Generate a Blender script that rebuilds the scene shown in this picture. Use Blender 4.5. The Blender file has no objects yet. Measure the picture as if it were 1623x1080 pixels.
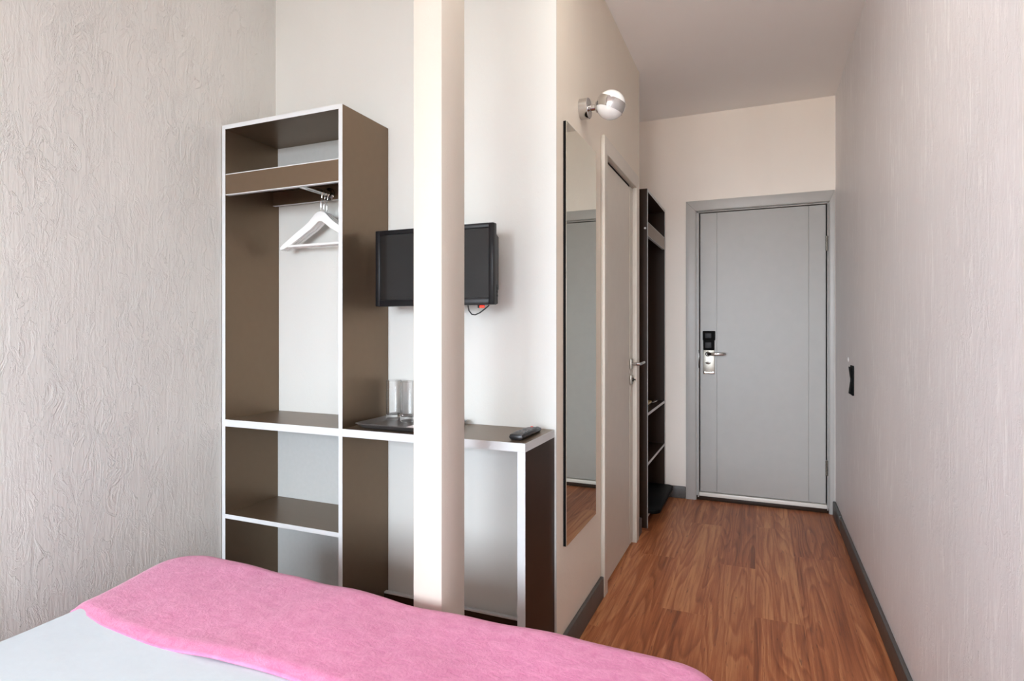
import bpy, bmesh, math, random
from mathutils import Vector, Matrix, noise
C = bpy.context.scene.collection
SC = bpy.context.scene
HALL_FILL_W = 4.
PI = math.pi
random.seed(7)

# ------------------------------------------------------------------ materials
def new_mat(name):
    m = bpy.data.materials.new(name); m.use_nodes = True
    nt = m.node_tree; nt.nodes.clear()
    out = nt.nodes.new('ShaderNodeOutputMaterial')
    b = nt.nodes.new('ShaderNodeBsdfPrincipled')
    nt.links.new(b.outputs[0], out.inputs[0])
    return m, nt, b

def nd(nt, typ, **kw):
    n = nt.nodes.new(typ)
    for k, v in kw.items():
        if k in n.inputs: n.inputs[k].default_value = v
        else: setattr(n, k, v)
    return n

def coords(nt, scale=(1, 1, 1), out='Object', rot=(0, 0, 0)):
    tc = nt.nodes.new('ShaderNodeTexCoord')
    mp = nt.nodes.new('ShaderNodeMapping')
    mp.inputs['Scale'].default_value = scale
    mp.inputs['Rotation'].default_value = rot
    nt.links.new(tc.outputs[out], mp.inputs[0])
    return mp.outputs[0]

def ramp(nt, fac, stops):
    r = nt.nodes.new('ShaderNodeValToRGB')
    e = r.color_ramp.elements
    while len(e) < len(stops): e.new(0.5)
    for i, (p, c) in enumerate(stops):
        e[i].position = p
        e[i].color = (c, c, c, 1) if not isinstance(c, tuple) else (*c, 1)
    nt.links.new(fac, r.inputs[0])
    return r.outputs[0]

def noise_tex(nt, vec, scale, detail=3, rough=.5, dist=0.):
    n = nd(nt, 'ShaderNodeTexNoise', Scale=scale, Detail=detail, Roughness=rough, Distortion=dist)
    nt.links.new(vec, n.inputs['Vector'])
    return n.outputs[0]

def math_n(nt, op, a, b=None):
    n = nt.nodes.new('ShaderNodeMath'); n.operation = op
    for i, v in enumerate((a, b)):
        if v is None: continue
        if isinstance(v, (int, float)): n.inputs[i].default_value = v
        else: nt.links.new(v, n.inputs[i])
    return n.outputs[0]

def mixc(nt, fac, a, b, mode='MIX'):
    n = nt.nodes.new('ShaderNodeMix'); n.data_type = 'RGBA'; n.blend_type = mode
    ins = [n.inputs[0], n.inputs[6], n.inputs[7]]
    for i, v in zip(ins, (fac, a, b)):
        if isinstance(v, (int, float)): i.default_value = v
        elif isinstance(v, tuple): i.default_value = (*v, 1)
        else: nt.links.new(v, i)
    return n.outputs[2]

def bump(nt, b, height, strength, dist):
    n = nd(nt, 'ShaderNodeBump', Strength=strength, Distance=dist)
    nt.links.new(height, n.inputs['Height'])
    nt.links.new(n.outputs[0], b.inputs['Normal'])

def simple(name, col, rough=.5, metal=0., spec=.5, grain=.0, gscale=60., coat=0.):
    m, nt, b = new_mat(name)
    b.inputs['Roughness'].default_value = rough
    b.inputs['Metallic'].default_value = metal
    b.inputs['Specular IOR Level'].default_value = spec
    b.inputs['Coat Weight'].default_value = coat
    v = coords(nt)
    n = noise_tex(nt, v, gscale, 3)
    dark = tuple(c * (1 - grain) for c in col); light = tuple(min(1, c * (1 + grain)) for c in col)
    nt.links.new(ramp(nt, n, [(.3, dark), (.7, light)]), b.inputs['Base Color'])
    return m

def plaster(name, col, rough=.55, relief=1., glint=0., spec=.4, fine=1.):
    """decorative plaster: vertical drag marks and torn ridges"""
    m, nt, b = new_mat(name)
    b.inputs['Roughness'].default_value = rough
    b.inputs['Specular IOR Level'].default_value = spec
    big = noise_tex(nt, coords(nt, (1, 1, .6)), 4.2, 3, .6)
    mask = ramp(nt, big, [(.40, .10), (.60, 1.)])
    n1 = noise_tex(nt, coords(nt, (1, 1, .42)), 20, 6, .66, .7)
    edge = ramp(nt, n1, [(.475, 0.), (.492, 1.), (.56, .60), (.60, .50), (.612, .95), (.67, .2)])
    h1 = math_n(nt, 'MULTIPLY', edge, mask)
    n2 = noise_tex(nt, coords(nt, (1, 1, .10)), 120, 3, .6, .4)
    h = math_n(nt, 'ADD', math_n(nt, 'MULTIPLY', h1, 1.15), math_n(nt, 'MULTIPLY', n2, .42 * fine))
    n3 = noise_tex(nt, coords(nt, (1, 1, .3)), 34, 4, .6, .3)
    h = math_n(nt, 'ADD', h, math_n(nt, 'MULTIPLY', n3, .45))
    bump(nt, b, h, .6 * relief, .0045)
    tone = noise_tex(nt, coords(nt, (1, 1, .5)), 2.5, 3)
    colr = ramp(nt, tone, [(.3, tuple(c * .965 for c in col)), (.7, tuple(min(1, c * 1.02) for c in col))])
    if glint > 0:  # pale streaks put the glints of the glossy plaster into its colour
        nf = noise_tex(nt, coords(nt, (1, 1, .10)), 70, 4, .65, .6)
        mf = ramp(nt, noise_tex(nt, coords(nt, (1, 1, .45)), 6.5, 3), [(.38, .12), (.62, 1.)])
        f = math_n(nt, 'MULTIPLY', ramp(nt, nf, [(.54, 0.), (.63, 1.)]), mf)
        f = math_n(nt, 'MULTIPLY', f, glint)
        colr = mixc(nt, f, colr, tuple(min(1, c * 1.5 + .12) for c in col))
    nt.links.new(colr, b.inputs['Base Color'])
    return m

M = {}
M['plaster_left'] = plaster('textured_plaster_cream', (.64, .635, .60), relief=1.0)
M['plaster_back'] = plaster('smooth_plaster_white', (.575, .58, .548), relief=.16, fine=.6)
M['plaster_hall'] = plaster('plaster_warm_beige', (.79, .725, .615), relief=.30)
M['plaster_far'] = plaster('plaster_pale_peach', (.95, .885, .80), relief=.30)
M['plaster_right'] = plaster('plaster_lilac_grey', (.84, .825, .835), relief=.55, glint=.7, rough=.45)
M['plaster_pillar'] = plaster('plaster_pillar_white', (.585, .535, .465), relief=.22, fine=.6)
M['plaster_rear'] = plaster('plaster_taupe', (.40, .35, .31), relief=.2)
M['ceiling'] = simple('ceiling_paint', (.94, .935, .92), .8, grain=.01, gscale=2)
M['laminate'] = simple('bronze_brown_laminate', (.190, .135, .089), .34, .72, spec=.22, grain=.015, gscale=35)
M['laminate_darkened'] = simple('darkened_brown_laminate', (.031, .016, .009), .42, spec=.2, grain=.05, gscale=35)  # darker copy of the laminate; the desk end panel's shade is painted in
M['edging'] = simple('pale_edge_banding', (.56, .58, .58), .4, grain=.01)
M['back_board'] = simple('pale_grey_board', (.42, .435, .42), .5, grain=.02)
M['door_paint'] = simple('grey_door_paint', (.39, .38, .355), .42, grain=.02, gscale=14)
M['door_paint_warm'] = simple('beige_grey_door_paint', (.66, .62, .54), .42, grain=.02, gscale=14)
M['casing_paint'] = simple('grey_casing_paint', (.45, .44, .415), .40, grain=.02, gscale=14)
M['baseboard'] = simple('charcoal_baseboard', (.085, .082, .078), .45, grain=.12, gscale=40)
M['chrome'] = simple('polished_chrome', (.62, .61, .60), .06, 1.)
M['steel'] = simple('brushed_steel', (.47, .44, .38), .42, 1., grain=.05, gscale=90)
M['threshold_light'] = simple('lit_threshold_strip', (.78, .75, .68), .38, 0., spec=.8)  # threshold strip; light leaking under the door put into its pale colour
M['dark_steel'] = simple('aged_hinge_steel', (.20, .18, .15), .35, 1.)
M['dark_chrome'] = simple('dark_chrome', (.14, .13, .12), .18, 1.)
M['black_plastic'] = simple('black_plastic', (.012, .012, .013), .38, spec=.5)
M['black_gloss'] = simple('black_gloss', (.008, .008, .009), .33, spec=.22)
M['black_matte'] = simple('black_matte', (.005, .005, .005), .6, spec=.06)
M['grey_plastic'] = simple('dark_grey_plastic', (.03, .03, .032), .5, spec=.25)
M['screen'] = simple('tv_screen_glass', (.008, .008, .008), .12, spec=.38)
M['mirror'] = simple('mirror_silver', (.76, .78, .72), .012, 1.)
M['opal'] = simple('opal_white_glass', (.86, .87, .85), .12, coat=.5)
M['white_wood'] = simple('white_painted_wood', (.83, .83, .81), .38, grain=.01)
M['paper'] = simple('white_paper', (.86, .83, .85), .7)
M['tray'] = simple('dark_tray_plastic', (.085, .078, .075), .30, grain=.04)
M['white_plastic'] = simple('white_plastic', (.85, .84, .83), .35)
M['red'] = simple('red_plastic', (.7, .05, .03), .4)
M['button'] = simple('grey_rubber_button', (.14, .14, .145), .5)
M['wood_brush'] = simple('varnished_brush_wood', (.55, .38, .16), .35, grain=.1)
M['bristle'] = simple('dark_bristles', (.03, .028, .025), .8)
M['window_frame'] = simple('window_frame_white', (.8, .8, .8), .4)
M['bed_base'] = simple('bed_base_fabric', (.16, .13, .11), .8, grain=.08)

def mat_glass():
    m, nt, b = new_mat('clear_glass')
    b.inputs['Base Color'].default_value = (1, 1, 1, 1)
    b.inputs['Roughness'].default_value = .0
    b.inputs['IOR'].default_value = 1.48
    b.inputs['Transmission Weight'].default_value = 1.
    return m
M['glass'] = mat_glass()

def mat_led():
    m, nt, b = new_mat('red_led')
    b.inputs['Base Color'].default_value = (.9, .05, .02, 1)
    b.inputs['Emission Color'].default_value = (1, .02, .006, 1)
    b.inputs['Emission Strength'].default_value = .9
    return m
M['led'] = mat_led()

def mat_fabric(name, c0, c1, scale, bstr, sheen):
    m, nt, b = new_mat(name)
    b.inputs['Roughness'].default_value = .92
    b.inputs['Specular IOR Level'].default_value = .15
    b.inputs['Sheen Weight'].default_value = sheen
    b.inputs['Sheen Roughness'].default_value = .5
    n = noise_tex(nt, coords(nt, (1, 1.5, 1), rot=(0, 0, .5)), scale, 6, .68, .6)
    n2 = noise_tex(nt, coords(nt), scale * 6, 3, .6)
    s = math_n(nt, 'ADD', math_n(nt, 'MULTIPLY', n, .7), math_n(nt, 'MULTIPLY', n2, .3))
    nt.links.new(ramp(nt, s, [(.36, c0), (.62, c1)]), b.inputs['Base Color'])
    bump(nt, b, s, bstr, .006)
    return m
M['pink'] = mat_fabric('pink_fleece', (.56, .165, .315), (.665, .25, .415), 26, .55, .25)
M['linen'] = mat_fabric('white_bed_linen', (.56, .63, .68), (.59, .66, .71), 8, .12, .05)

def mat_floor():
    m, nt, b = new_mat('oak_laminate_planks')
    b.inputs['Specular IOR Level'].default_value = .45
    at = nt.nodes.new('ShaderNodeAttribute'); at.attribute_name = 'plank'
    tc = nt.nodes.new('ShaderNodeTexCoord')
    add = nt.nodes.new('ShaderNodeVectorMath'); add.operation = 'MULTIPLY_ADD'
    nt.links.new(at.outputs['Color'], add.inputs[0]); add.inputs[1].default_value = (7.3, 31.7, 11.)
    nt.links.new(tc.outputs['Object'], add.inputs[2])
    def sc(s):
        mp = nt.nodes.new('ShaderNodeMapping'); mp.inputs['Scale'].default_value = s
        nt.links.new(add.outputs[0], mp.inputs[0]); return mp.outputs[0]
    # cathedral grain: contour lines of a long stretched noise field
    f = noise_tex(nt, sc((7., .62, 1)), 1., 2, .5, .2)
    rings = math_n(nt, 'FRACT', math_n(nt, 'MULTIPLY', f, 14.))
    rr = ramp(nt, rings, [(0., .35), (.12, .75), (.55, .55), (.93, .20), (1., .35)])
    fib = noise_tex(nt, sc((130, 5, 1)), 1., 5, .7, .4)
    bands = noise_tex(nt, sc((30, .6, 1)), 1., 4, .66, .5)
    t = math_n(nt, 'ADD', math_n(nt, 'MULTIPLY', rr, .24), math_n(nt, 'MULTIPLY', fib, .40))
    t = math_n(nt, 'ADD', t, math_n(nt, 'MULTIPLY', bands, .62))
    sep = nt.nodes.new('ShaderNodeSeparateColor'); nt.links.new(at.outputs['Color'], sep.inputs[0])
    t = math_n(nt, 'ADD', t, math_n(nt, 'MULTIPLY', sep.outputs[2], .13))
    col = ramp(nt, t, [(.42, (.125, .031, .009)), (.57, (.295, .086, .028)), (.70, (.435, .147, .054)), (.84, (.61, .28, .12))])
    # small dark pores
    pore = noise_tex(nt, sc((120, 14, 1)), 1., 2, .5)
    pf = ramp(nt, pore, [(.66, 0.), (.74, .5)])
    col = mixc(nt, pf, col, (.085, .035, .018))
    nt.links.new(col, b.inputs['Base Color'])
    nt.links.new(ramp(nt, fib, [(.3, .36), (.7, .46)]), b.inputs['Roughness'])
    bump(nt, b, fib, .10, .001)
    return m
M['floor'] = mat_floor()

# ------------------------------------------------------------------ mesh helpers
def BM(): return bmesh.new()

def box(bm, a, b, bev=0., seg=2, mi=0):
    """axis aligned box between corners a and b"""
    lo = Vector([min(x, y) for x, y in zip(a, b)]); hi = Vector([max(x, y) for x, y in zip(a, b)])
    t = bmesh.new()
    bmesh.ops.create_cube(t, size=1)
    for v in t.verts:
        v.co = Vector([(lo[i] + hi[i]) / 2 + v.co[i] * (hi[i] - lo[i]) for i in range(3)])
    if bev > 0:
        bev = min(bev, .45 * min(hi - lo))
        bmesh.ops.bevel(t, geom=t.edges[:], offset=bev, segments=seg, profile=.5, affect='EDGES')
    for f in t.faces: f.material_index = mi
    merge(bm, t)
    return bm

def merge(bm, t):
    me = bpy.data.meshes.new('tmp'); t.to_mesh(me); t.free()
    bm.from_mesh(me); bpy.data.meshes.remove(me)

def lathe(bm, prof, origin=(0, 0, 0), axis=(0, 0, 1), n=32, cap=True, mi=0):
    """revolve (r, h) profile about axis through origin"""
    ax = Vector(axis).normalized(); q = Vector((0, 0, 1)).rotation_difference(ax)
    o = Vector(origin); rings = []
    t = bmesh.new()
    for r, h in prof:
        rings.append([t.verts.new(o + q @ Vector((r * math.cos(2 * PI * i / n), r * math.sin(2 * PI * i / n), h))) for i in range(n)])
    for A, B in zip(rings, rings[1:]):
        for i in range(n):
            f = t.faces.new((A[i], A[(i + 1) % n], B[(i + 1) % n], B[i])); f.smooth = True
    if cap:
        t.faces.new(rings[0][::-1]); t.faces.new(rings[-1])
    bmesh.ops.remove_doubles(t, verts=t.verts[:], dist=1e-6)
    for f in t.faces: f.material_index = mi
    merge(bm, t)
    return bm

def tube(bm, pts, r, n=12, mi=0, closed=False):
    pts = [Vector(p) for p in pts]
    t = bmesh.new(); rings = []
    up = None
    for i, p in enumerate(pts):
        d = (pts[min(i + 1, len(pts) - 1)] - pts[max(i - 1, 0)]).normalized()
        if up is None:
            up = d.orthogonal().normalized()
        up = (up - d * up.dot(d)).normalized()
        s = d.cross(up)
        rr = r[i] if isinstance(r, (list, tuple)) else r
        rings.append([t.verts.new(p + (up * math.cos(2 * PI * k / n) + s * math.sin(2 * PI * k / n)) * rr) for k in range(n)])
    for A, B in zip(rings, rings[1:]):
        for i in range(n):
            f = t.faces.new((A[i], A[(i + 1) % n], B[(i + 1) % n], B[i])); f.smooth = True
    t.faces.new(rings[0][::-1]); t.faces.new(rings[-1])
    for f in t.faces: f.material_index = mi
    merge(bm, t)
    return bm

def prism(bm, poly, d0, d1, plane='XZ', bev=0., mi=0, seg=2):
    """extrude a 2D polygon: plane XZ -> along Y, XY -> along Z, YZ -> along X"""
    t = bmesh.new()
    def P(u, v, d):
        return {'XZ': (u, d, v), 'XY': (u, v, d), 'YZ': (d, u, v)}[plane]
    A = [t.verts.new(P(u, v, d0)) for u, v in poly]
    B = [t.verts.new(P(u, v, d1)) for u, v in poly]
    n = len(poly)
    fa = t.faces.new(A); fb = t.faces.new(B[::-1])
    for i in range(n):
        t.faces.new((A[i], B[i], B[(i + 1) % n], A[(i + 1) % n]))
    bmesh.ops.recalc_face_normals(t, faces=t.faces[:])
    if bev > 0:
        ed = [e for e in t.edges if fa in e.link_faces or fb in e.link_faces]
        bmesh.ops.bevel(t, geom=ed, offset=bev, segments=seg, profile=.5, affect='EDGES')
    for f in t.faces: f.material_index = mi
    merge(bm, t)
    return bm

def sphere(bm, c, r, u=32, v=20, scale=(1, 1, 1)):
    t = bmesh.new(); bmesh.ops.create_uvsphere(t, u_segments=u, v_segments=v, radius=r)
    for w in t.verts: w.co = Vector(c) + Vector([w.co[i] * scale[i] for i in range(3)])
    for f in t.faces: f.smooth = True
    merge(bm, t); return bm

def rrect(x0, x1, y0, y1, r, n=6):
    out = []
    for cx, cy, a in ((x1 - r, y1 - r, 0), (x0 + r, y1 - r, 90), (x0 + r, y0 + r, 180), (x1 - r, y0 + r, 270)):
        for i in range(n + 1):
            t = math.radians(a + 90 * i / n); out.append((cx + r * math.cos(t), cy + r * math.sin(t)))
    return out

def wpos(o):
    p = Vector((0, 0, 0))
    while o: p += o.location; o = o.parent
    return p

def obj(name, bm, mats, parent=None, origin=None, smooth=None):
    if isinstance(mats, str): mats = [mats]
    if origin is None and parent is None:
        xs = [v.co for v in bm.verts]
        lo = Vector([min(c[i] for c in xs) for i in range(3)]); hi = Vector([max(c[i] for c in xs) for i in range(3)])
        origin = ((lo.x + hi.x) / 2, (lo.y + hi.y) / 2, lo.z)
    base = wpos(parent) if parent else Vector(origin)
    bmesh.ops.translate(bm, verts=bm.verts[:], vec=-base)
    me = bpy.data.meshes.new(name); bm.to_mesh(me); bm.free()
    for k in mats: me.materials.append(M[k])
    if smooth is not None:
        for p in me.polygons: p.use_smooth = smooth
    me.set_sharp_from_angle(angle=math.radians(38))
    o = bpy.data.objects.new(name, me); C.objects.link(o)
    if parent: o.parent = parent
    else: o.location = base
    return o

def tag(o, label=None, cat=None, group=None, kind=None):
    if label: o['label'] = label
    if cat: o['category'] = cat
    if group: o['group'] = group
    if kind: o['kind'] = kind
    return o

def thing(name, loc, label, cat, group=None, kind=None):
    o = bpy.data.objects.new(name, None); C.objects.link(o); o.location = loc
    o.empty_display_size = .1
    return tag(o, label, cat, group, kind)

def struct(name, bm, mats, label, cat, parent=None, smooth=None):
    o = obj(name, bm, mats, parent, smooth=smooth)
    return tag(o, label, cat, None, 'structure')

# ------------------------------------------------------------------ room dimensions
XL, XR = -1.954, .446          # left wall, right wall
XC = -.663                     # corridor (mirror) wall
YB, YF, YR = 1.965, 4.335, -4.00   # TV wall, far wall, window wall
YE = 3.501                     # end of corridor wall
H = 2.722
XREC = -1.02                   # back of the niche

# floor: laid planks, one mesh
def make_floor():
    bm = BM(); lay = bm.loops.layers.color.new('plank')
    w, L = .187, 1.22
    x0 = -.026 - 11 * w
    joints = {7: 2.325, 8: 3.18, 9: 2.588, 10: 3.19, 11: 2.657, 12: 3.45, 13: 2.30}
    rnd = random.Random(11)
    for r in range(0, 14):
        xa, xb = max(XL - .05, x0 + r * w), min(XR + .05, x0 + (r + 1) * w)
        if xb <= xa: continue
        y = joints.get(r, 2. + rnd.random() * L)
        while y > YR - .05: y -= L
        while y < YF + .05:
            ya, yb = max(YR - .05, y), min(YF + .05, y + L)
            g = .0004
            c = (rnd.random(), rnd.random(), rnd.random(), 1)
            vs = [bm.verts.new(p) for p in ((xa + g, ya + g, 0), (xb - g, ya + g, 0), (xb - g, yb - g, 0), (xa + g, yb - g, 0))]
            f = bm.faces.new(vs)
            for l in f.loops: l[lay] = c
            y += L
    # sub floor slab below the boards
    t = bmesh.new(); box(t, (XL - .1, YR - .1, -.1), (XR + .1, YF + .1, -.0015)); merge(bm, t)
    return struct('floor', bm, 'floor', 'reddish brown oak laminate plank floor of the room and hallway', 'floor')
make_floor()
struct('ceiling', box(BM(), (XL - .1, YR - .1, H), (XR + .1, YF + .1, H + .1)), 'ceiling', 'plain beige painted ceiling above the hallway', 'ceiling')

# walls
struct('wall_left', box(BM(), (XL - .1, YR - .1, 0), (XL, YB + .1, H)), 'plaster_left', 'left wall of cream decorative plaster with rough torn drag marks', 'wall')
bm = box(BM(), (XL, YB, 0), (XC - .1, YB + .1, H)); box(bm, (XC - .1, YB, 0), (XC + .0003, YB + .004, H))
struct('wall_back', bm, 'plaster_back', 'bright white plaster wall behind the television and desk', 'wall')
def hole_wall_x(bm, x0, x1, ya, yb, h0, h1, z1):      # wall along Y with a door hole
    box(bm, (x0, ya, 0), (x1, h0, H)); box(bm, (x0, h1, 0), (x1, yb, H)); box(bm, (x0, h0, z1), (x1, h1, H))
    return bm
bm = BM()
DB0, DB1, DBZ = 2.615, 3.345, 2.025                   # bathroom door hole
hole_wall_x(bm, XC - .1, XC, YB + .004, YE, DB0, DB1, DBZ)
struct('wall_corridor', bm, 'plaster_hall', 'warm beige hallway wall carrying the mirror and globe lamp', 'wall')
bm = BM(); box(bm, (XREC - .1, YE - .1, 0), (XC - .1, YE, H)); box(bm, (XREC - .1, YE, 0), (XREC, YF, H))
struct('wall_niche', bm, 'plaster_far', 'niche walls around the dark hallway coat rack', 'wall')
DE0, DE1, DEZ = -.432, .42, 2.05                      # entrance door hole
bm = BM()
box(bm, (XREC - .1, YF, 0), (DE0, YF + .1, H)); box(bm, (DE1, YF, 0), (XR + .1, YF + .1, H)); box(bm, (DE0, YF, DEZ), (DE1, YF + .1, H))
struct('wall_far', bm, 'plaster_far', 'far hallway wall around the entrance door', 'wall')
struct('wall_right', box(BM(), (XR, YR - .1, 0), (XR + .1, YF, H)), 'plaster_right', 'right wall of lilac grey streaked plaster', 'wall')
# window wall behind the camera
WX0, WX1, WZ0, WZ1 = -1.70, .25, .80, 2.60
bm = BM()
box(bm, (XL - .1, YR - .1, 0), (WX0, YR, H)); box(bm, (WX1, YR - .1, 0), (XR + .1, YR, H))
box(bm, (WX0, YR - .1, 0), (WX1, YR, WZ0)); box(bm, (WX0, YR - .1, WZ1), (WX1, YR, H))
struct('wall_rear', bm, 'plaster_rear', 'wall with the window opposite the television', 'wall')
wn = thing('window_1', ((WX0 + WX1) / 2, YR - .05, WZ0), 'tall window in the wall opposite the television', 'window', kind='structure')
bm = BM(); f = .05
box(bm, (WX0, YR - .075, WZ0), (WX0 + f, YR - .025, WZ1), .004); box(bm, (WX1 - f, YR - .075, WZ0), (WX1, YR - .025, WZ1), .004)
box(bm, (WX0 + f, YR - .075, WZ0), (WX1 - f, YR - .025, WZ0 + f), .004); box(bm, (WX0 + f, YR - .075, WZ1 - f), (WX1 - f, YR - .025, WZ1), .004)
xm = (WX0 + WX1) / 2
box(bm, (xm - .035, YR - .075, WZ0 + f), (xm + .035, YR - .025, WZ1 - f), .004)
obj('window_frame', bm, 'window_frame', wn)
obj('window_sill', box(BM(), (WX0 - .05, YR - .02, WZ0 - .035), (WX1 + .05, YR + .10, WZ0 - .002), .006), 'window_frame', wn)

# baseboards
def baseboard(name, a, b, label, h=.085):
    bm = box(BM(), (a[0], a[1], 0), (b[0], b[1], h), .004, 2)
    return struct(name, bm, 'baseboard', label, 'baseboard')
T = .016
baseboard('baseboard_right', (XR - T, YR, 0), (XR, 3.985, 0), 'long charcoal baseboard along the right wall')
bm = box(BM(), (XR - T - .002, 3.988, 0), (XR, 4.318, .089), .004, 2)
struct('baseboard_right_end', bm, 'baseboard', 'short charcoal baseboard piece between the right wall joint and entrance door', 'baseboard')
baseboard('baseboard_corridor', (XC, 1.972, 0), (XC + T, 2.584, 0), 'charcoal baseboard below the wall mirror', .095)
baseboard('baseboard_niche', (XC, 3.394, 0), (XC + T, YE, 0), 'short charcoal baseboard between bathroom door and coat rack', .09)
baseboard('baseboard_far', (XREC, YF - T, 0), (-.492, YF, 0), 'charcoal baseboard left of the entrance door', .085)
baseboard('baseboard_left', (XL, YR, 0), (XL + T, 1.66, 0), 'charcoal baseboard along the left wall behind the bed')

# pillar: plastered, its right side breaks into two planes
bm = BM()
px0, px1, py0 = -.8528, -.7663, 1.34
pts = [(px0, py0), (px1, py0), (px1, 1.4085), (px1 - .0045, 1.4785), (px0, 1.4785)]
prism(bm, pts, 0, H, 'XY')
bmesh.ops.bevel(bm, geom=[e for e in bm.edges if abs(e.verts[0].co.z - e.verts[1].co.z) > 1], offset=.003, segments=2, profile=.5, affect='EDGES')
struct('pillar', bm, 'plaster_pillar', 'slim white plastered pillar between bed foot and desk', 'pillar')

# ------------------------------------------------------------------ entrance door
de = thing('door_1', (0, YF, 0), 'grey flush entrance door with key card lock at the hallway end', 'door', kind='structure')
bm = BM()
cz, ci = 2.108, .070
yq = YF - .016                                       # casing front face
def casing_leg(bm, x0, x1, z0, z1): box(bm, (x0, yq, z0), (x1, YF + .02, z1), .0035, 2)
xl0, xl1, xr0, xr1 = -.490, -.424, .412, .4445
# mitred casing: left leg, head, right leg
prism(bm, [(xl0, .0), (xl1, .0), (xl1, cz - ci), (xl0, cz)], yq, YF - .0005, 'XZ', .0025)
prism(bm, [(xl0, cz), (xl1, cz - ci), (xr0, cz - ci), (xr0 + .0295, cz)], yq, YF - .0005, 'XZ', .0025)
prism(bm, [(xr0, 0), (xr1 - .003, 0), (xr1 - .003, cz), (xr0, cz - ci)], yq, YF - .0005, 'XZ', .0025)
# stepped jamb inside the casing
box(bm, (xl1 - .006, YF - .006, 0), (-.4195, YF + .08, 2.034), .001); box(bm, (-.4205, YF + .012, 0), (-.409, YF + .08, 2.03)); box(bm, (-.4105, YF - .001, 0.02), (-.402, YF + .08, 2.034), .0015)
box(bm, (.4085, YF - .006, 0), (xr0 + .006, YF + .08, 2.034), .001); box(bm, (.405, YF + .012, 0), (.4095, YF + .08, 2.03)); box(bm, (.399, YF - .001, .02), (.4055, YF + .08, 2.034), .0015)
box(bm, (xl1 - .006, YF - .006, 2.0355), (xr0 + .006, YF + .08, 2.043), .001); box(bm, (-.41, YF + .014, 2.030), (.405, YF + .08, 2.0365)); box(bm, (-.41, YF - .001, 2.0255), (.405, YF + .08, 2.0315), .001)
obj('door_frame', bm, 'casing_paint', de)
bm = BM()                                            # leaf made of three boards with fine grooves
g = .0012; lz0, lz1, ly0, ly1 = .062, 2.0195, YF + .004, YF + .044
for a, b in ((-.394, -.284), (-.284 + g, .290), (.290 + g, .391)):
    box(bm, (a, ly0, lz0), (b, ly1, lz1), .0012, 1)
box(bm, (-.392, ly0 + .004, lz0 + .002), (.389, ly1 - .004, lz1 - .002))
obj('door_leaf', bm, 'door_paint', de)
bm = box(BM(), (-.403, YF + .052, .02), (.400, YF + .06, 2.028)); obj('gap_shade', bm, 'black_matte', de)  # black sheet behind the leaf, adds the shade of the gaps around it
bm = box(BM(), (-.401, YF - .004, .030), (.398, YF + .06, .056), .003)
tag(obj('threshold', bm, 'threshold_light', de), 'threshold strip coloured bright for light under the door')
bm = box(BM(), (-.424, YF + .002, .001), (.412, YF + .06, .030), .002); obj('threshold_shade', bm, 'laminate_darkened', de)  # dark strip standing in for the shadow under the threshold
for z in (1.764, .298):                              # hinges
    bm = BM()
    for k in range(5):
        lathe(bm, [(.0, 0), (.0075, .001), (.0075, .018), (.0, .019)], (.3955, YF - .006, z - .05 + k * .02), n=14, cap=False)
    box(bm, (.390, YF - .001, z - .05), (.4005, YF + .006, z + .05))
    tag(obj('hinge', bm, 'dark_steel', de), 'steel barrel hinge')
yl = ly0
bm = box(BM(), (-.376, yl - .024, 1.126), (-.294, yl, 1.192), .004); box(bm, (-.373, yl - .020, 1.058), (-.299, yl, 1.130), .004)
kc = obj('card_reader', bm, 'black_matte', de); tag(kc, 'black key card reader')
bm = box(BM(), (-.360, yl - .028, 1.142), (-.318, yl - .022, 1.176), .003); box(bm, (-.360, yl - .024, 1.072), (-.318, yl - .018, 1.112), .003)
obj('card_slot', bm, 'grey_plastic', kc)
bm = box(BM(), (-.374, yl - .012, .889), (-.298, yl, 1.058), .003)
lp = obj('lock_plate', bm, 'steel', de); tag(lp, 'silver lock plate')
bm = BM(); prism(bm, [(-.371, .893), (-.301, .893), (-.301, .907), (-.308, .911), (-.316, .905), (-.356, .905), (-.364, .911), (-.371, .907)], yl - .016, yl - .011, 'XZ', .0015)
obj('plate_foot', bm, 'chrome', lp)
bm = BM(); lathe(bm, [(.0175, 0), (.0175, .014), (.010, .016), (.010, .034)], (-.341, yl - .010, 1.031), (0, -1, 0), 24)
obj('handle_rosette', bm, 'dark_chrome', de)
bm = BM()
tube(bm, [(-.341, yl - .040, 1.0315), (-.332, yl - .052, 1.0318), (-.315, yl - .056, 1.032), (-.265, yl - .056, 1.0325), (-.238, yl - .053, 1.033), (-.228, yl - .047, 1.0335)],
     [.0095, .0105, .0110, .0112, .0110, .0085], 16)
tag(obj('lever_handle', bm, 'chrome', de), 'chrome lever handle')
bm = BM(); prism(bm, [(-.360, .968), (-.350, .9745), (-.340, .9775), (-.330, .9745), (-.320, .968), (-.330, .9615), (-.340, .9585), (-.350, .9615)], yl - .022, yl - .011, 'XZ', .002)
tt = obj('thumb_turn', bm, 'dark_chrome', de)
obj('turn_knob', sphere(BM(), (-.339, yl - .022, .968), .005, 16, 10), 'chrome', tt)
bm = box(BM(), (-.405, YF - .0035, .93), (-.400, YF - .0012, 1.058), .0008); obj('strike_plate', bm, 'dark_chrome', de)

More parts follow.
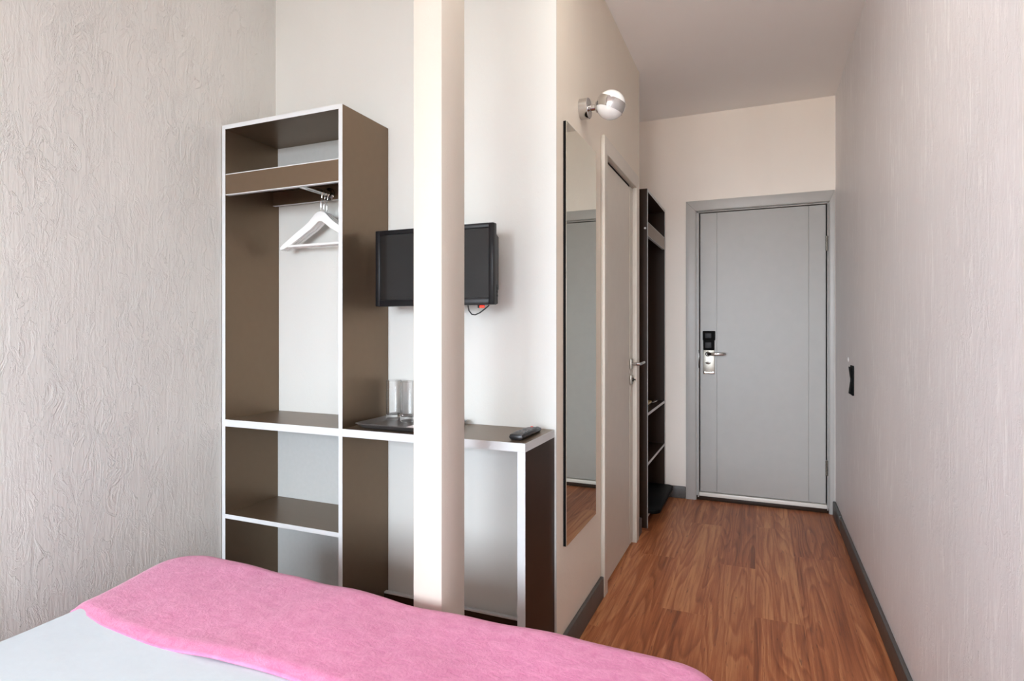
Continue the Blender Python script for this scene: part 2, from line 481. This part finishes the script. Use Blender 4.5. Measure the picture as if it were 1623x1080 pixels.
# ------------------------------------------------------------------ bathroom door in the corridor wall
db = thing('door_2', (XC, 3.0, 0), 'beige grey bathroom door beside the wall mirror', 'door', kind='structure')
bm = BM(); xf = XC + .020
def zy(poly): prism(bm, poly, XC + .0005, xf, 'YZ', .0035, seg=3)
zy([(2.587, 0), (2.643, 0), (2.643, 2.000), (2.587, 2.075)])
zy([(2.587, 2.075), (2.643, 2.000), (3.322, 2.000), (3.390, 2.075)])
zy([(3.322, 0), (3.390, 0), (3.390, 2.075), (3.322, 2.000)])
box(bm, (XC - .10, DB0, 0), (XC + .004, 2.645, 2.012)); box(bm, (XC - .10, 3.320, 0), (XC + .004, DB1, 2.012)); box(bm, (XC - .10, 2.645, 1.998), (XC + .004, 3.320, DBZ - .002))
obj('door_frame', bm, 'door_paint_warm', db)
bm = BM(); box(bm, (XC - .045, 2.648, .012), (XC - .004, 3.2350, 1.986), .0012, 1); box(bm, (XC - .045, 3.2500, .012), (XC - .003, 3.317, 1.9945), .0012, 1)
box(bm, (XC - .041, 3.233, .016), (XC - .034, 3.252, 1.985))
leaf = obj('door_leaf', bm, 'door_paint_warm', db)
bm = box(BM(), (XC - .075, 2.646, .004), (XC - .046, 3.319, 1.997)); obj('gap_backing', bm, 'black_matte', db)  # black sheet behind the leaf, painting its gaps dark as shade
obj('gap_shade', box(BM(), (XC - .030, 2.648, 1.9865), (XC - .0055, 3.2345, 1.9975)), 'black_matte', db)  # black strip that paints the shade in the gap above the leaf
yh = 3.262
bm = box(BM(), (XC - .003, yh - .026, .983), (XC + .007, yh + .026, 1.039), .003); obj('handle_rosette', bm, 'steel', db)
bm = BM(); tube(bm, [(XC + .005, yh, 1.011), (XC + .030, yh, 1.011)], .009, 16)
tube(bm, [(XC + .030, yh, 1.011), (XC + .043, yh + .003, 1.011), (XC + .048, yh + .014, 1.011), (XC + .049, yh + .06, 1.013), (XC + .049, yh + .125, 1.015)], [.009, .009, .0085, .008, .007], 14)
tag(obj('lever_handle', bm, 'chrome', db), 'chrome lever handle')
bm = box(BM(), (XC - .003, yh - .025, .897), (XC + .007, yh + .025, .950), .003)
er = obj('lock_rosette', bm, 'steel', db)
bm = BM(); lathe(bm, [(.011, 0), (.011, .008), (.004, .010), (.004, .018)], (XC + .006, yh + .004, .924), (1, 0, 0), 18); obj('thumb_turn', bm, 'dark_chrome', er)

# ------------------------------------------------------------------ wardrobe by the left wall and desk
wx0, wx1, wy0, wy1, wz = -1.951, -1.3665, 1.685, 1.9635, 2.003
pt = .0165
def edged(bm, a, b, front='-Y', et=.0012, also=()):
    """laminate board: slot 0 board, slot 1 edge banding on the front (and other) edges"""
    a = list(a); b = list(b)
    lo = [min(x, y) for x, y in zip(a, b)]; hi = [max(x, y) for x, y in zip(a, b)]
    for fr in (front, *also):
        ax = 'XYZ'.index(fr[1]); e0, e1 = lo[:], hi[:]
        if fr[0] == '-': e1[ax] = lo[ax] + et; lo[ax] += et
        else: e0[ax] = hi[ax] - et; hi[ax] -= et
        box(bm, e0, e1, 0, mi=1)
    box(bm, lo, hi, 0, mi=0)
    return bm
LE = ['laminate', 'edging']
wd = thing('open_wardrobe', ((wx0 + wx1) / 2, (wy0 + wy1) / 2, 0), 'tall narrow open wardrobe of brown laminate with pale edges in the left corner', 'wardrobe')
DZ0, DZ1 = .8215, .8485
obj('side_panel', edged(BM(), (wx0, wy0, 0), (wx0 + pt, wy1, wz - pt)), LE, wd)
obj('side_panel', edged(BM(), (wx1 - pt, wy0, DZ1), (wx1, wy1, wz - .0005), also=('+Z',)), LE, wd)
obj('side_panel', edged(BM(), (wx1 - pt, wy0, 0), (wx1, wy1, DZ0)), LE, wd)
obj('top_panel', edged(BM(), (wx0, wy0, wz - pt), (wx1 - pt, wy1, wz), also=('-X',)), LE, wd)
xi0, xi1 = wx0 + pt, wx1 - pt
obj('fascia', edged(BM(), (xi0, wy0 + .002, 1.728), (xi1, wy0 + .018, 1.811), '-Z', also=('+Z',), et=.003), LE, wd)
obj('shelf', edged(BM(), (xi0, wy0 + .020, 1.792), (xi1, wy1 - .006, 1.808)), LE, wd)
obj('back_rail', edged(BM(), (xi0, wy1 - .034, 1.732), (xi1, wy1 - .018, 1.791), '-Z'), LE, wd)
obj('shelf', edged(BM(), (xi0, wy0 + .001, .4605), (xi1, wy1 - .006, .477)), LE, wd)
obj('shelf', edged(BM(), (xi0, wy0 - .0005, DZ0), (wx1, wy1, DZ1)), LE, wd)
obj('plinth', edged(BM(), (xi0, wy0 + .02, .0), (xi1, wy0 + .036, .07)), LE, wd)
obj('bottom_shelf', edged(BM(), (xi0, wy0 + .001, .071), (xi1, wy1 - .006, .087)), LE, wd)
obj('back_panel', box(BM(), (xi0, wy1 - .005, 1.809), (xi1, wy1 - .001, wz - pt - .0005)), 'back_board', wd)['label'] = 'pale grey back panel of the top compartment'
obj('back_panel', box(BM(), (xi0, wy1 - .005, .0875), (xi1, wy1 - .001, DZ0 - .0005)), 'back_board', wd)['label'] = 'pale grey back panel behind the lower bays'
bm = BM(); tube(bm, [(-1.63, wy0 + .019, 1.755), (-1.63, wy1 - .036, 1.755)], .0105, 20)
rod = obj('hanging_rod', bm, 'chrome', wd); rod['label'] = 'chrome hanging rod'
bm = BM(); lathe(bm, [(.027, 0), (.027, .003), (.020, .006), (.014, .016), (.0108, .016)], (-1.63, wy1 - .0345, 1.755), (0, -1, 0), 28, cap=False)
obj('flange', bm, 'dark_chrome', rod)

dk = thing('desk', (-1.02, 1.82, 0), 'shallow wall desk of brown laminate running right from the wardrobe', 'desk')
obj('tabletop', edged(BM(), (wx1 + .0002, wy0 - .0005, DZ0), (-.669, wy1, DZ1), also=('+X',)), LE, dk)
obj('end_panel', edged(BM(), (-.695, wy0, 0), (-.669, wy1, DZ0 - .0005)), ['laminate_darkened', 'edging'], dk)  # same laminate as the tabletop, its dim reflection put into a darker colour
obj('back_rail', edged(BM(), (wx1 + .0005, wy1 - .028, .06), (-.6955, wy1 - .012, .169), '+Z', et=.006), ['laminate_darkened', 'edging'], dk)

# ------------------------------------------------------------------ coat hangers
def make_hanger(y, label, x=-1.63, dx=0.):
    t = thing('coat_hanger', (x, y, 1.553), label, 'hanger', 'white wooden hangers in the wardrobe')
    up = [(0, 1.676), (.012, 1.675), (.026, 1.668), (.040, 1.655), (.060, 1.637), (.085, 1.620), (.12, 1.600), (.16, 1.575), (.195, 1.553), (.210, 1.541)]
    lo = [(.207, 1.530), (.19, 1.534), (.155, 1.548), (.115, 1.570), (.08, 1.590), (.050, 1.606), (.025, 1.624), (.010, 1.635), (0, 1.637)]
    right = up + lo
    left = [(-a, b) for a, b in (up[1:] + lo[:-1])][::-1]
    poly = [(x + a, b) for a, b in right + left]
    bm = BM(); prism(bm, poly, y - .0065, y + .0065, 'XZ', .0025, seg=2)
    obj('shoulder_bar', bm, 'white_wood', t)
    bm = BM(); tube(bm, [(x - .197, y, 1.545), (x + .197, y, 1.545)], .0052, 14); obj('trouser_bar', bm, 'white_wood', t)
    bm = BM()
    pts = [(x + .0, y, 1.672), (x + .0, y, 1.715), (x + .004, y, 1.728)]
    cz, rr = 1.7545, .0130
    for k in range(15):
        a = math.radians(-60 + k * 17); pts.append((x + rr * math.cos(a), y, cz + rr * math.sin(a)))
    tube(bm, pts, .0016, 8); h = obj('hook', bm, 'chrome', t); h['label'] = 'chrome hook'
    for s in (-1, 1):
        obj('screw', lathe(BM(), [(.0022, 0), (.0022, .0006)], (x + s * .178, y - .0058, 1.556), (0, -1, 0), 10), 'dark_chrome', t)
    return t
make_hanger(1.879, 'white wooden coat hanger nearest the front of the wardrobe')
make_hanger(1.896, 'middle white wooden coat hanger on the chrome rod')
make_hanger(1.913, 'rearmost white wooden coat hanger next to the rod flange')

# ------------------------------------------------------------------ television
tx0, tx1, tz0, tz1, ty = -1.320, -.837, 1.286, 1.5665, 1.815
tv = thing('television', (-1.08, 1.9, tz0), 'black flat television on the white wall behind the pillar', 'television')
bm = BM(); bz = .019
box(bm, (tx0, ty, tz0), (tx0 + bz, ty + .028, tz1), .0025); box(bm, (tx1 - bz, ty, tz0), (tx1, ty + .028, tz1), .0025)
box(bm, (tx0 + bz - .002, ty, tz0), (tx1 - bz + .002, ty + .028, tz0 + .024), .0025); box(bm, (tx0 + bz - .002, ty, tz1 - .017), (tx1 - bz + .002, ty + .028, tz1), .0025)
obj('bezel', bm, 'black_gloss', tv)
bm = box(BM(), (tx0 + bz - .001, ty + .004, tz0 + .023), (tx1 - bz + .001, ty + .026, tz1 - .016)); sc = obj('screen', bm, 'screen', tv)
bm = BM(); prism(bm, [(tx0 + .045, tz0 + .055), (tx0 + .06, tz0 + .035), (tx1 - .025, tz0 + .035), (tx1 - .010, tz0 + .055), (tx1 - .010, tz1 - .042), (tx1 - .018, tz1 - .03), (tx0 + .06, tz1 - .03), (tx0 + .045, tz1 - .045)], ty + .0285, ty + .072, 'XZ', .006)
obj('back_housing', bm, 'black_plastic', tv)
bm = BM(); box(bm, (tx1 - .02, ty + .0285, tz0 + .003), (tx1 - .0015, ty + .042, tz0 + .072), .003); bp = obj('button_strip', bm, 'grey_plastic', tv)
for k in range(3):
    bm = BM(); lathe(bm, [(.0045, 0), (.0045, .0012), (.003, .0018)], (tx1 - .0016, ty + .0355, tz0 + .032 + k * .013), (1, 0, 0), 14); obj('button', bm, 'black_plastic', bp)
bm = BM(); box(bm, (-1.13, ty + .0725, 1.37), (-1.03, ty + .082, 1.47), .003); box(bm, (-1.105, ty + .082, 1.395), (-1.055, YB - .012, 1.445), .004); box(bm, (-1.14, YB - .012, 1.36), (-1.02, YB - .0005, 1.48), .003)
obj('wall_mount', bm, 'black_plastic', tv)
yc = ty + .045
bm = BM(); tube(bm, [(-.958, yc, tz0 + .05), (-.957, yc, tz0 + .0), (-.953, yc, tz0 - .018), (-.942, yc, tz0 - .031), (-.928, yc, tz0 - .033), (-.910, yc, tz0 - .026), (-.892, yc, tz0 - .014), (-.876, yc, tz0 - .002), (-.868, yc, tz0 + .036)], .0024, 8)
obj('cable', bm, 'black_plastic', tv)
bm = BM(); box(bm, (-.912, ty + .030, tz0 - .010), (-.890, ty + .045, tz0 + .036), .002); pl = obj('plug', bm, 'black_plastic', tv)
bm = BM(); box(bm, (-.903, ty + .026, tz0 - .0095), (-.884, ty + .0298, tz0 - .0015), .0015); led = obj('indicator_light', bm, 'led', pl); led['label'] = 'glowing red indicator light'

# ------------------------------------------------------------------ tray, glasses, paper, remote
def rloop(bm, x0, x1, y0, y1, r, z, n=5):
    return [bm.verts.new((a, b, z)) for a, b in rrect(x0, x1, y0, y1, r, n)]
bm = BM(); tX0, tX1, tY0, tY1 = -1.335, -.985, 1.700, 1.928
prof = [(.030, DZ1 + .0004, .015), (.020, DZ1 + .002, .02), (.004, DZ1 + .0165, .024), (.000, DZ1 + .0185, .026), (.0005, DZ1 + .0200, .026), (.006, DZ1 + .0195, .024), (.024, DZ1 + .0090, .018), (.032, DZ1 + .0085, .014)]
loops = [rloop(bm, tX0 + o, tX1 - o, tY0 + o, tY1 - o, r, z) for o, z, r in prof]
for A, B in zip(loops, loops[1:]):
    for i in range(len(A)):
        f = bm.faces.new((A[i], A[(i + 1) % len(A)], B[(i + 1) % len(A)], B[i])); f.smooth = True
bm.faces.new(loops[0][::-1]); bm.faces.new(loops[-1])
tag(obj('serving_tray', bm, 'tray'), 'dark rectangular serving tray on the desk under the glasses', 'tray')
TZ = DZ1 + .0086
def glass(x, y, label, proto=None):
    if proto:
        o = proto.copy(); C.objects.link(o); o.location = (x, y, TZ)
    else:
        bm = BM(); r, h = .029, .150
        prof = [(0, .0), (.024, .0), (.0275, .002), (r, .006), (r, h - .001), (r - .0008, h), (r - .0017, h - .001), (r - .0019, .028), (r - .004, .0225), (r - .010, .0205), (0, .020)]
        lathe(bm, prof, (x, y, TZ), n=48, cap=False)
        o = obj('drinking_glass', bm, 'glass', origin=(x, y, TZ), smooth=True)
    return tag(o, label, 'glass', 'tall glasses on the tray')
g0 = glass(-1.292, 1.893, 'tall clear straight glass on the tray nearest the wardrobe')
glass(-1.214, 1.872, 'tall clear straight glass on the tray partly behind the pillar', g0)
bm = BM(); box(bm, (-1.147, 1.735, TZ), (-1.03, 1.86, TZ + .0016), .0004, 1)
tag(obj('paper_card', bm, 'paper'), 'white paper card lying on the dark tray', 'paper')

rm = thing('remote_control', (-.717, 1.815, DZ1), 'black television remote lying on the right end of the desk', 'remote')
bm = BM(); rx = .0245
cs = lambda y, w, z0, h: [(-.717 - w, z0 + h * .45), (-.717 - w * .86, z0 + h * .9), (-.717 - w * .6, z0 + h), (-.717 + w * .6, z0 + h), (-.717 + w * .86, z0 + h * .9), (-.717 + w, z0 + h * .45), (-.717 + w * .72, z0 + .0), (-.717 - w * .72, z0 + .0)]
secs = [(1.722, .018, .004, .011), (1.725, .0235, .001, .018), (1.74, rx, .0004, .0205), (1.79, rx * .97, .0004, .020), (1.85, rx * .93, .0004, .018), (1.90, rx * .90, .0004, .016), (1.909, rx * .82, .002, .012)]
rings = [[bm.verts.new((a, y, DZ1 + b)) for a, b in cs(y, w, z0, h)] for y, w, z0, h in secs]
for A, B in zip(rings, rings[1:]):
    for i in range(8): bm.faces.new((A[i], A[(i + 1) % 8], B[(i + 1) % 8], B[i]))
bm.faces.new(rings[0][::-1]); bm.faces.new(rings[-1])
bmesh.ops.recalc_face_normals(bm, faces=bm.faces[:])
body = obj('body', bm, 'black_plastic', rm)
def rbutton(x, y, w, l, mat, z, lab=None):
    o = obj('button', box(BM(), (x - w / 2, y - l / 2, DZ1 + z - .003), (x + w / 2, y + l / 2, DZ1 + z + .0022), .001), mat, rm)
    if lab: o['label'] = lab
for r_ in range(3):
    for c_ in range(3):
        rbutton(-.717 + (c_ - 1) * .0125, 1.765 + r_ * .014, .008, .006, 'button', .0202 - r_ * .0003)
for r_ in range(4):
    for c_ in range(3):
        rbutton(-.717 + (c_ - 1) * .0125, 1.828 + r_ * .013, .0085, .007, 'button', .0187 - r_ * .0006)
rbutton(-.727, 1.893, .008, .007, 'red', .0164, 'red power button'); rbutton(-.707, 1.893, .008, .007, 'button', .0164)

# ------------------------------------------------------------------ mirror
xm_ = XC + .0125
mr = thing('wall_mirror', (XC, 2.25, .41), 'tall frameless wall mirror beside the bathroom door', 'mirror')
obj('backing', box(BM(), (XC + .0005, 2.044, .411), (xm_ - .002, 2.460, 1.961)), 'black_matte', mr)
bm = box(BM(), (xm_ - .0019, 2.0442, .4112), (xm_, 2.4598, 1.9608)); obj('glass', bm, 'mirror', mr)

# ------------------------------------------------------------------ globe wall lamp
ly, lz = 2.270, 2.080
lm = thing('wall_lamp', (XC, ly, lz - .057), 'chrome wall lamp with white glass globe above the mirror', 'lamp')
bm = BM(); lathe(bm, [(.0405, .0005), (.0405, .034), (.038, .0365), (0, .0365)], (XC, ly, lz), (1, 0, 0), 40, cap=False); obj('wall_base', bm, 'chrome', lm)
bm = BM(); lathe(bm, [(.012, 0), (.0135, .003), (.0135, .006), (.0125, .007), (.0125, .026), (.015, .028), (.015, .031), (.011, .033)], (XC + .0366, ly, lz), (1, 0, 0), 28); obj('arm', bm, 'chrome', lm)
gc = Vector((-.541, ly, lz)); gr = .0565
obj('glass_globe', sphere(BM(), gc, gr, 48, 32), 'opal', lm)
# tilted chrome band that wraps the globe and opens into a cup at the arm
bm = BM(); t = bmesh.new(); n = 72
rot = Matrix.Rotation(math.radians(23), 3, 'Y') 
R_ = gr + .0018
rings = []
for i in range(n):
    a = 2 * PI * i / n
    k = max(0., math.cos(a - PI))                      # towards the arm
    hw = .0195 + .0055 * k ** 2
    row = []
    for s, rad in ((-1, R_ - .002), (-1, R_), (-.33, R_), (.33, R_), (1, R_), (1, R_ - .002)):
        lat = math.asin(max(-1, min(1, s * hw / R_)))
        p = Vector((rad * math.cos(lat) * math.cos(a), rad * math.cos(lat) * math.sin(a), rad * math.sin(lat)))
        row.append(t.verts.new(gc + rot @ p))
    rings.append(row)
for i in range(n):
    A, B = rings[i], rings[(i + 1) % n]
    for j in range(5):
        f = t.faces.new((A[j], B[j], B[j + 1], A[j + 1])); f.smooth = j in (1, 2, 3)
bmesh.ops.recalc_face_normals(t, faces=t.faces[:]); merge(bm, t)
lathe(bm, [(.016, -.0605), (.0215, -.0575), (.0235, -.0525), (.0235, -.047)], gc, (1, 0, 0), 32, cap=False)
obj('chrome_band', bm, 'chrome', lm)

# ------------------------------------------------------------------ hallway coat rack in the niche
hx1, hx0, hy0, hy1, hz = -.631, -.955, 3.588, 4.300, 2.054
hw = thing('hall_wardrobe', ((hx0 + hx1) / 2, (hy0 + hy1) / 2, 0), 'tall dark brown open wardrobe in the hallway niche past the bathroom door', 'wardrobe')
LD = ['laminate_darkened', 'edging']
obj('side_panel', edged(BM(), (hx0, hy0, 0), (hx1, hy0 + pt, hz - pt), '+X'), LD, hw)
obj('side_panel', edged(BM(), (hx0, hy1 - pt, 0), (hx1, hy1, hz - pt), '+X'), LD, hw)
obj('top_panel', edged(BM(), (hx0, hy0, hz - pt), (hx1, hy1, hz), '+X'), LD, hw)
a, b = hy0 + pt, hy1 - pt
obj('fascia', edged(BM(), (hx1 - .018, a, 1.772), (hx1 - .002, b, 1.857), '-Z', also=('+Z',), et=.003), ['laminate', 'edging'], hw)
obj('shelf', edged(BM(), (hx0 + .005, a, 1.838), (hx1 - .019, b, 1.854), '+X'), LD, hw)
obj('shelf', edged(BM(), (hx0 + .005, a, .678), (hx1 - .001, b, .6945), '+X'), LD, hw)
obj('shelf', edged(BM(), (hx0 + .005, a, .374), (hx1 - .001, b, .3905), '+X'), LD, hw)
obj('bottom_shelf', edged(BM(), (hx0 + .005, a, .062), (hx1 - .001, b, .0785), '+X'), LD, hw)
obj('back_panel', box(BM(), (hx0 + .0005, a, .079), (hx0 + .0045, b, hz - pt - .001)), 'laminate_darkened', hw)
bm = BM(); lathe(bm, [(.0062, 0), (.0062, .0012), (.004, .0022)], (-.645, hy0 - .0002, 1.815), (0, -1, 0), 16); sc_ = obj('screw_cap', bm, 'white_plastic', hw); sc_['label'] = 'white screw cap'
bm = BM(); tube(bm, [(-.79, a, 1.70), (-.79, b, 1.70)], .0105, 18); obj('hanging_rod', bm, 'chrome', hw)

# black boot tray on the bottom shelf, sticking out into the hallway
bm = BM(); prism(bm, rrect(-.93, -.566, 3.625, 4.275, .045, 8), .0788, .104, 'XY', .006)
t = BM(); 
tag(obj('boot_tray', bm, 'black_matte'), 'black rounded tray sticking out from the bottom of the hallway wardrobe', 'tray')
# clothes brush and shoe horn on the hallway shelf
bt = thing('clothes_brush', (-.70, 3.93, .6947), 'small wooden clothes brush on the hallway wardrobe shelf', 'brush')
bm = BM(); prism(bm, rrect(-.735, -.675, 3.84, 4.03, .028, 8), .7085, .722, 'XY', .004); obj('handle', bm, 'wood_brush', bt)
bm = BM(); prism(bm, rrect(-.728, -.682, 3.85, 4.02, .022, 8), .695, .7083, 'XY'); obj('bristles', bm, 'bristle', bt)
bm = BM()
pts = [(-.685, 4.06, .7), (-.685, 4.10, .7), (-.684, 4.15, .7), (-.682, 4.2, .7), (-.68, 4.24, .7)]
tube(bm, pts, [.006, .012, .016, .017, .010], 14)
for v in bm.verts: v.co.z = .6948 + max(0, (v.co.z - .683)) * .5
tag(obj('shoe_horn', bm, 'chrome'), 'small chrome shoe horn behind the brush on the hallway shelf', 'shoe horn')

# ------------------------------------------------------------------ switch and wall cap on the right wall
sw = thing('light_switch', (XR, 3.545, .855), 'black double rocker switch on the right wall', 'switch')
bm = box(BM(), (XR - .009, 3.505, .856), (XR - .0003, 3.586, 1.012), .003); obj('plate', bm, 'black_matte', sw)
for zc, s in ((.974, 1), (.894, -1)):
    bm = BM()
    prism(bm, [(XR - .0085, zc - .030), (XR - .0085, zc + .030), (XR - (.018 if s > 0 else .011), zc + .030), (XR - (.011 if s > 0 else .018), zc - .030)], 3.516, 3.575, 'XZ', .0015)
    obj('rocker', bm, 'black_matte', sw)
bm = BM(); lathe(bm, [(.013, 0), (.013, .002), (.009, .005), (0, .006)], (XR - .0003, 3.715, 1.036), (-1, 0, 0), 24, cap=False)
tag(obj('door_bumper', bm, 'white_plastic', origin=(XR, 3.715, 1.023)), 'small round white bumper on the right wall just above the black switch', 'bumper')

# ------------------------------------------------------------------ bed and pink throw
ZB = .497
def drape(x, y, rect, r, cr, ztop):
    """lay an unfolded point (x, y) over a rounded mattress edge"""
    x0, x1, y0, y1 = rect
    cx = min(max(x, x0 + r + cr), x1 - r - cr); cy = min(max(y, y0 + r + cr), y1 - r - cr)
    d = math.hypot(x - cx, y - cy)
    if d <= cr: return Vector((x, y, ztop))
    n = Vector(((x - cx) / d, (y - cy) / d, 0)); e = d - cr
    if e < r * PI / 2:
        h, dz = r * math.sin(e / r), r * (1 - math.cos(e / r))
    else:
        h, dz = r, r + (e - r * PI / 2)
    p = Vector((cx, cy, ztop)) + n * (cr + h); p.z -= dz
    return p

BR = (-1.615, -.055, -.72, 1.292)
ROT = Matrix.Rotation(math.radians(-1.4), 4, 'Z'); PIV = Vector((-.85, 1.292, 0))
def place(bm):
    bmesh.ops.transform(bm, matrix=Matrix.Translation(PIV) @ ROT @ Matrix.Translation(-PIV), verts=bm.verts[:])
    return bm

def grid_mesh(fn, nu, nv):
    bm = BM(); V = [[bm.verts.new(fn(i / nu, j / nv)) for i in range(nu + 1)] for j in range(nv + 1)]
    for j in range(nv):
        for i in range(nu):
            f = bm.faces.new((V[j][i], V[j][i + 1], V[j + 1][i + 1], V[j + 1][i])); f.smooth = True
    return bm

bed = thing('bed', (-.84, .28, 0), 'double bed with smooth white cover at the lower left', 'bed')
def duvet(u, v):
    x = BR[0] - .26 + u * (BR[1] - BR[0] + .52); y = BR[2] - .26 + v * (BR[3] - BR[2] + .52)
    p = drape(x, y, BR, .055, .06, ZB)
    w = .006 * noise.noise(Vector((x * 2.2, y * 2.2, .3))) + .0025 * noise.noise(Vector((x * 7, y * 5, 1.3)))
    p.z += w if p.z > ZB - .05 else 0
    return p
dv = obj('duvet', place(grid_mesh(duvet, 110, 130)), 'linen', bed); dv['label'] = 'smooth white cover'
bm = box(BM(), (BR[0] + .03, BR[2] + .03, .30), (BR[1] - .03, BR[3] - .03, ZB - .02), .04, 4); obj('mattress', place(bm), 'linen', bed)
bm = box(BM(), (BR[0] + .02, BR[2] + .02, .08), (BR[1] - .02, BR[3] - .02, .298), .01); obj('bed_base', place(bm), 'bed_base', bed)
for sx in (BR[0] + .10, BR[1] - .10):
    for sy in (BR[2] + .10, BR[3] - .12):
        bm = BM(); lathe(bm, [(.022, 0), (.028, .079)], (sx, sy, 0), n=20); obj('leg', place(bm), 'black_plastic', bed)

def smooth(a, b, x):
    t = min(1, max(0, (x - a) / (b - a))); return t * t * (3 - 2 * t)
# near edge of the throw in unfolded coordinates
def near_edge(x):
    return .895 + .030 * smooth(-1.40, -1.66, x) - .010 * math.exp(-((x + 1.30) / .16) ** 2) + .012 * math.exp(-((x + .9) / .2) ** 2) + .01 * noise.noise(Vector((x * 3, 0, 5)))
TR = (BR[0] - .010, BR[1] + .010, BR[2], BR[3] + .010)
def throw(u, v, off=0.):
    x = TR[0] - .26 + u * (TR[1] - TR[0] + .50)
    ya = near_edge(x); y = ya + v * (TR[3] + .22 - ya)
    p = drape(x, y, TR, .050, .075, ZB + .009)
    top = smooth(ZB - .06, ZB, p.z)
    w = .011 * noise.noise(Vector((x * 2.6, y * 2.6, 2.1))) + .004 * noise.noise(Vector((x * 8, y * 8, 4.4)))
    far = smooth(1.05, 1.28, y)
    w += far * .010 * noise.noise(Vector((x * 5.5, 0, 7.7)))
    p.z += w * top
    # soft hem along the near edge
    p.z -= .009 * (1 - smooth(0, .05, v)) * top
    if p.z < ZB - .02:
        k = .010 * noise.noise(Vector((x * 9, y * 9, 3)))
        p.x += k if x < TR[0] + .06 or x > TR[1] - .06 else 0
        p.y += k if y > TR[3] - .06 else 0
    # the left far corner flares out a little
    p.x -= .045 * smooth(-1.35, -1.62, p.x) * smooth(.95, 1.22, p.y)
    return p
bm = place(grid_mesh(throw, 170, 90))
bmesh.ops.recalc_face_normals(bm, faces=bm.faces[:])
th = obj('throw_blanket', bm, 'pink')
md = th.modifiers.new('thickness', 'SOLIDIFY'); md.thickness = .006; md.offset = 1.
tag(th, 'pink fleece throw spread across the foot of the white bed', 'blanket')

# ------------------------------------------------------------------ light, camera, world
w = bpy.data.worlds.new('World'); SC.world = w; w.use_nodes = True
nt = w.node_tree; nt.nodes.clear()
out = nt.nodes.new('ShaderNodeOutputWorld'); bg = nt.nodes.new('ShaderNodeBackground'); nt.links.new(bg.outputs[0], out.inputs[0])
tc = nt.nodes.new('ShaderNodeTexCoord'); sp = nt.nodes.new('ShaderNodeSeparateXYZ'); nt.links.new(tc.outputs['Generated'], sp.inputs[0])
mr_ = nt.nodes.new('ShaderNodeMapRange'); nt.links.new(sp.outputs[2], mr_.inputs[0]); mr_.inputs[1].default_value = -.08; mr_.inputs[2].default_value = .06
c = mixc(nt, mr_.outputs[0], (.30, .29, .27), (.875, .97, 1.09)); nt.links.new(c, bg.inputs[0]); bg.inputs[1].default_value = 25.0

la = bpy.data.lights.new('window_portal', 'AREA'); la.shape = 'RECTANGLE'; la.size = WX1 - WX0; la.size_y = WZ1 - WZ0
la.cycles.is_portal = True
lo = bpy.data.objects.new('window_portal', la); C.objects.link(lo)
lo.location = ((WX0 + WX1) / 2, YR - .11, (WZ0 + WZ1) / 2); lo.rotation_euler = (PI / 2, 0, 0)      # faces +Y

# unseen fill light with a round base, added to brighten the hallway
cl = thing('hall_fill', (-.28, 1.55, H), 'added unseen fill light over the hallway entrance', 'lamp', kind='structure')
obj('fill_base', lathe(BM(), [(.15, -.0005), (.15, -.022), (.14, -.024)], (-.28, 1.55, H), n=40), 'white_plastic', cl)
pl_ = bpy.data.lights.new('hall_fill_light', 'AREA'); pl_.shape = 'DISK'; pl_.size = .28; pl_.energy = HALL_FILL_W; pl_.color = (1., .94, .86)
po = bpy.data.objects.new('hall_fill_light', pl_); C.objects.link(po); po.location = (-.28, 1.55, H - .028)

cam = bpy.data.cameras.new('Camera'); co = bpy.data.objects.new('Camera', cam); C.objects.link(co)
cam.sensor_width = 36; cam.sensor_fit = 'HORIZONTAL'
cam.lens = 932 / 1623 * 36
cam.shift_y = -(540 - 523) / 1623
cam.clip_start = .02
co.location = (0, 0, 1.2); co.rotation_euler = (PI / 2, 0, math.radians(22.942))
SC.camera = co

SC.view_settings.view_transform = 'Standard'; SC.view_settings.look = 'None'
SC.view_settings.gamma = 1; SC.view_settings.use_curve_mapping = False
SC.view_settings.exposure = 0.70
SC.cycles.max_bounces = 14; SC.cycles.diffuse_bounces = 10; SC.cycles.glossy_bounces = 6
SC.cycles.transmission_bounces = 10; SC.cycles.transparent_max_bounces = 8
SC.cycles.sample_clamp_indirect = 6.
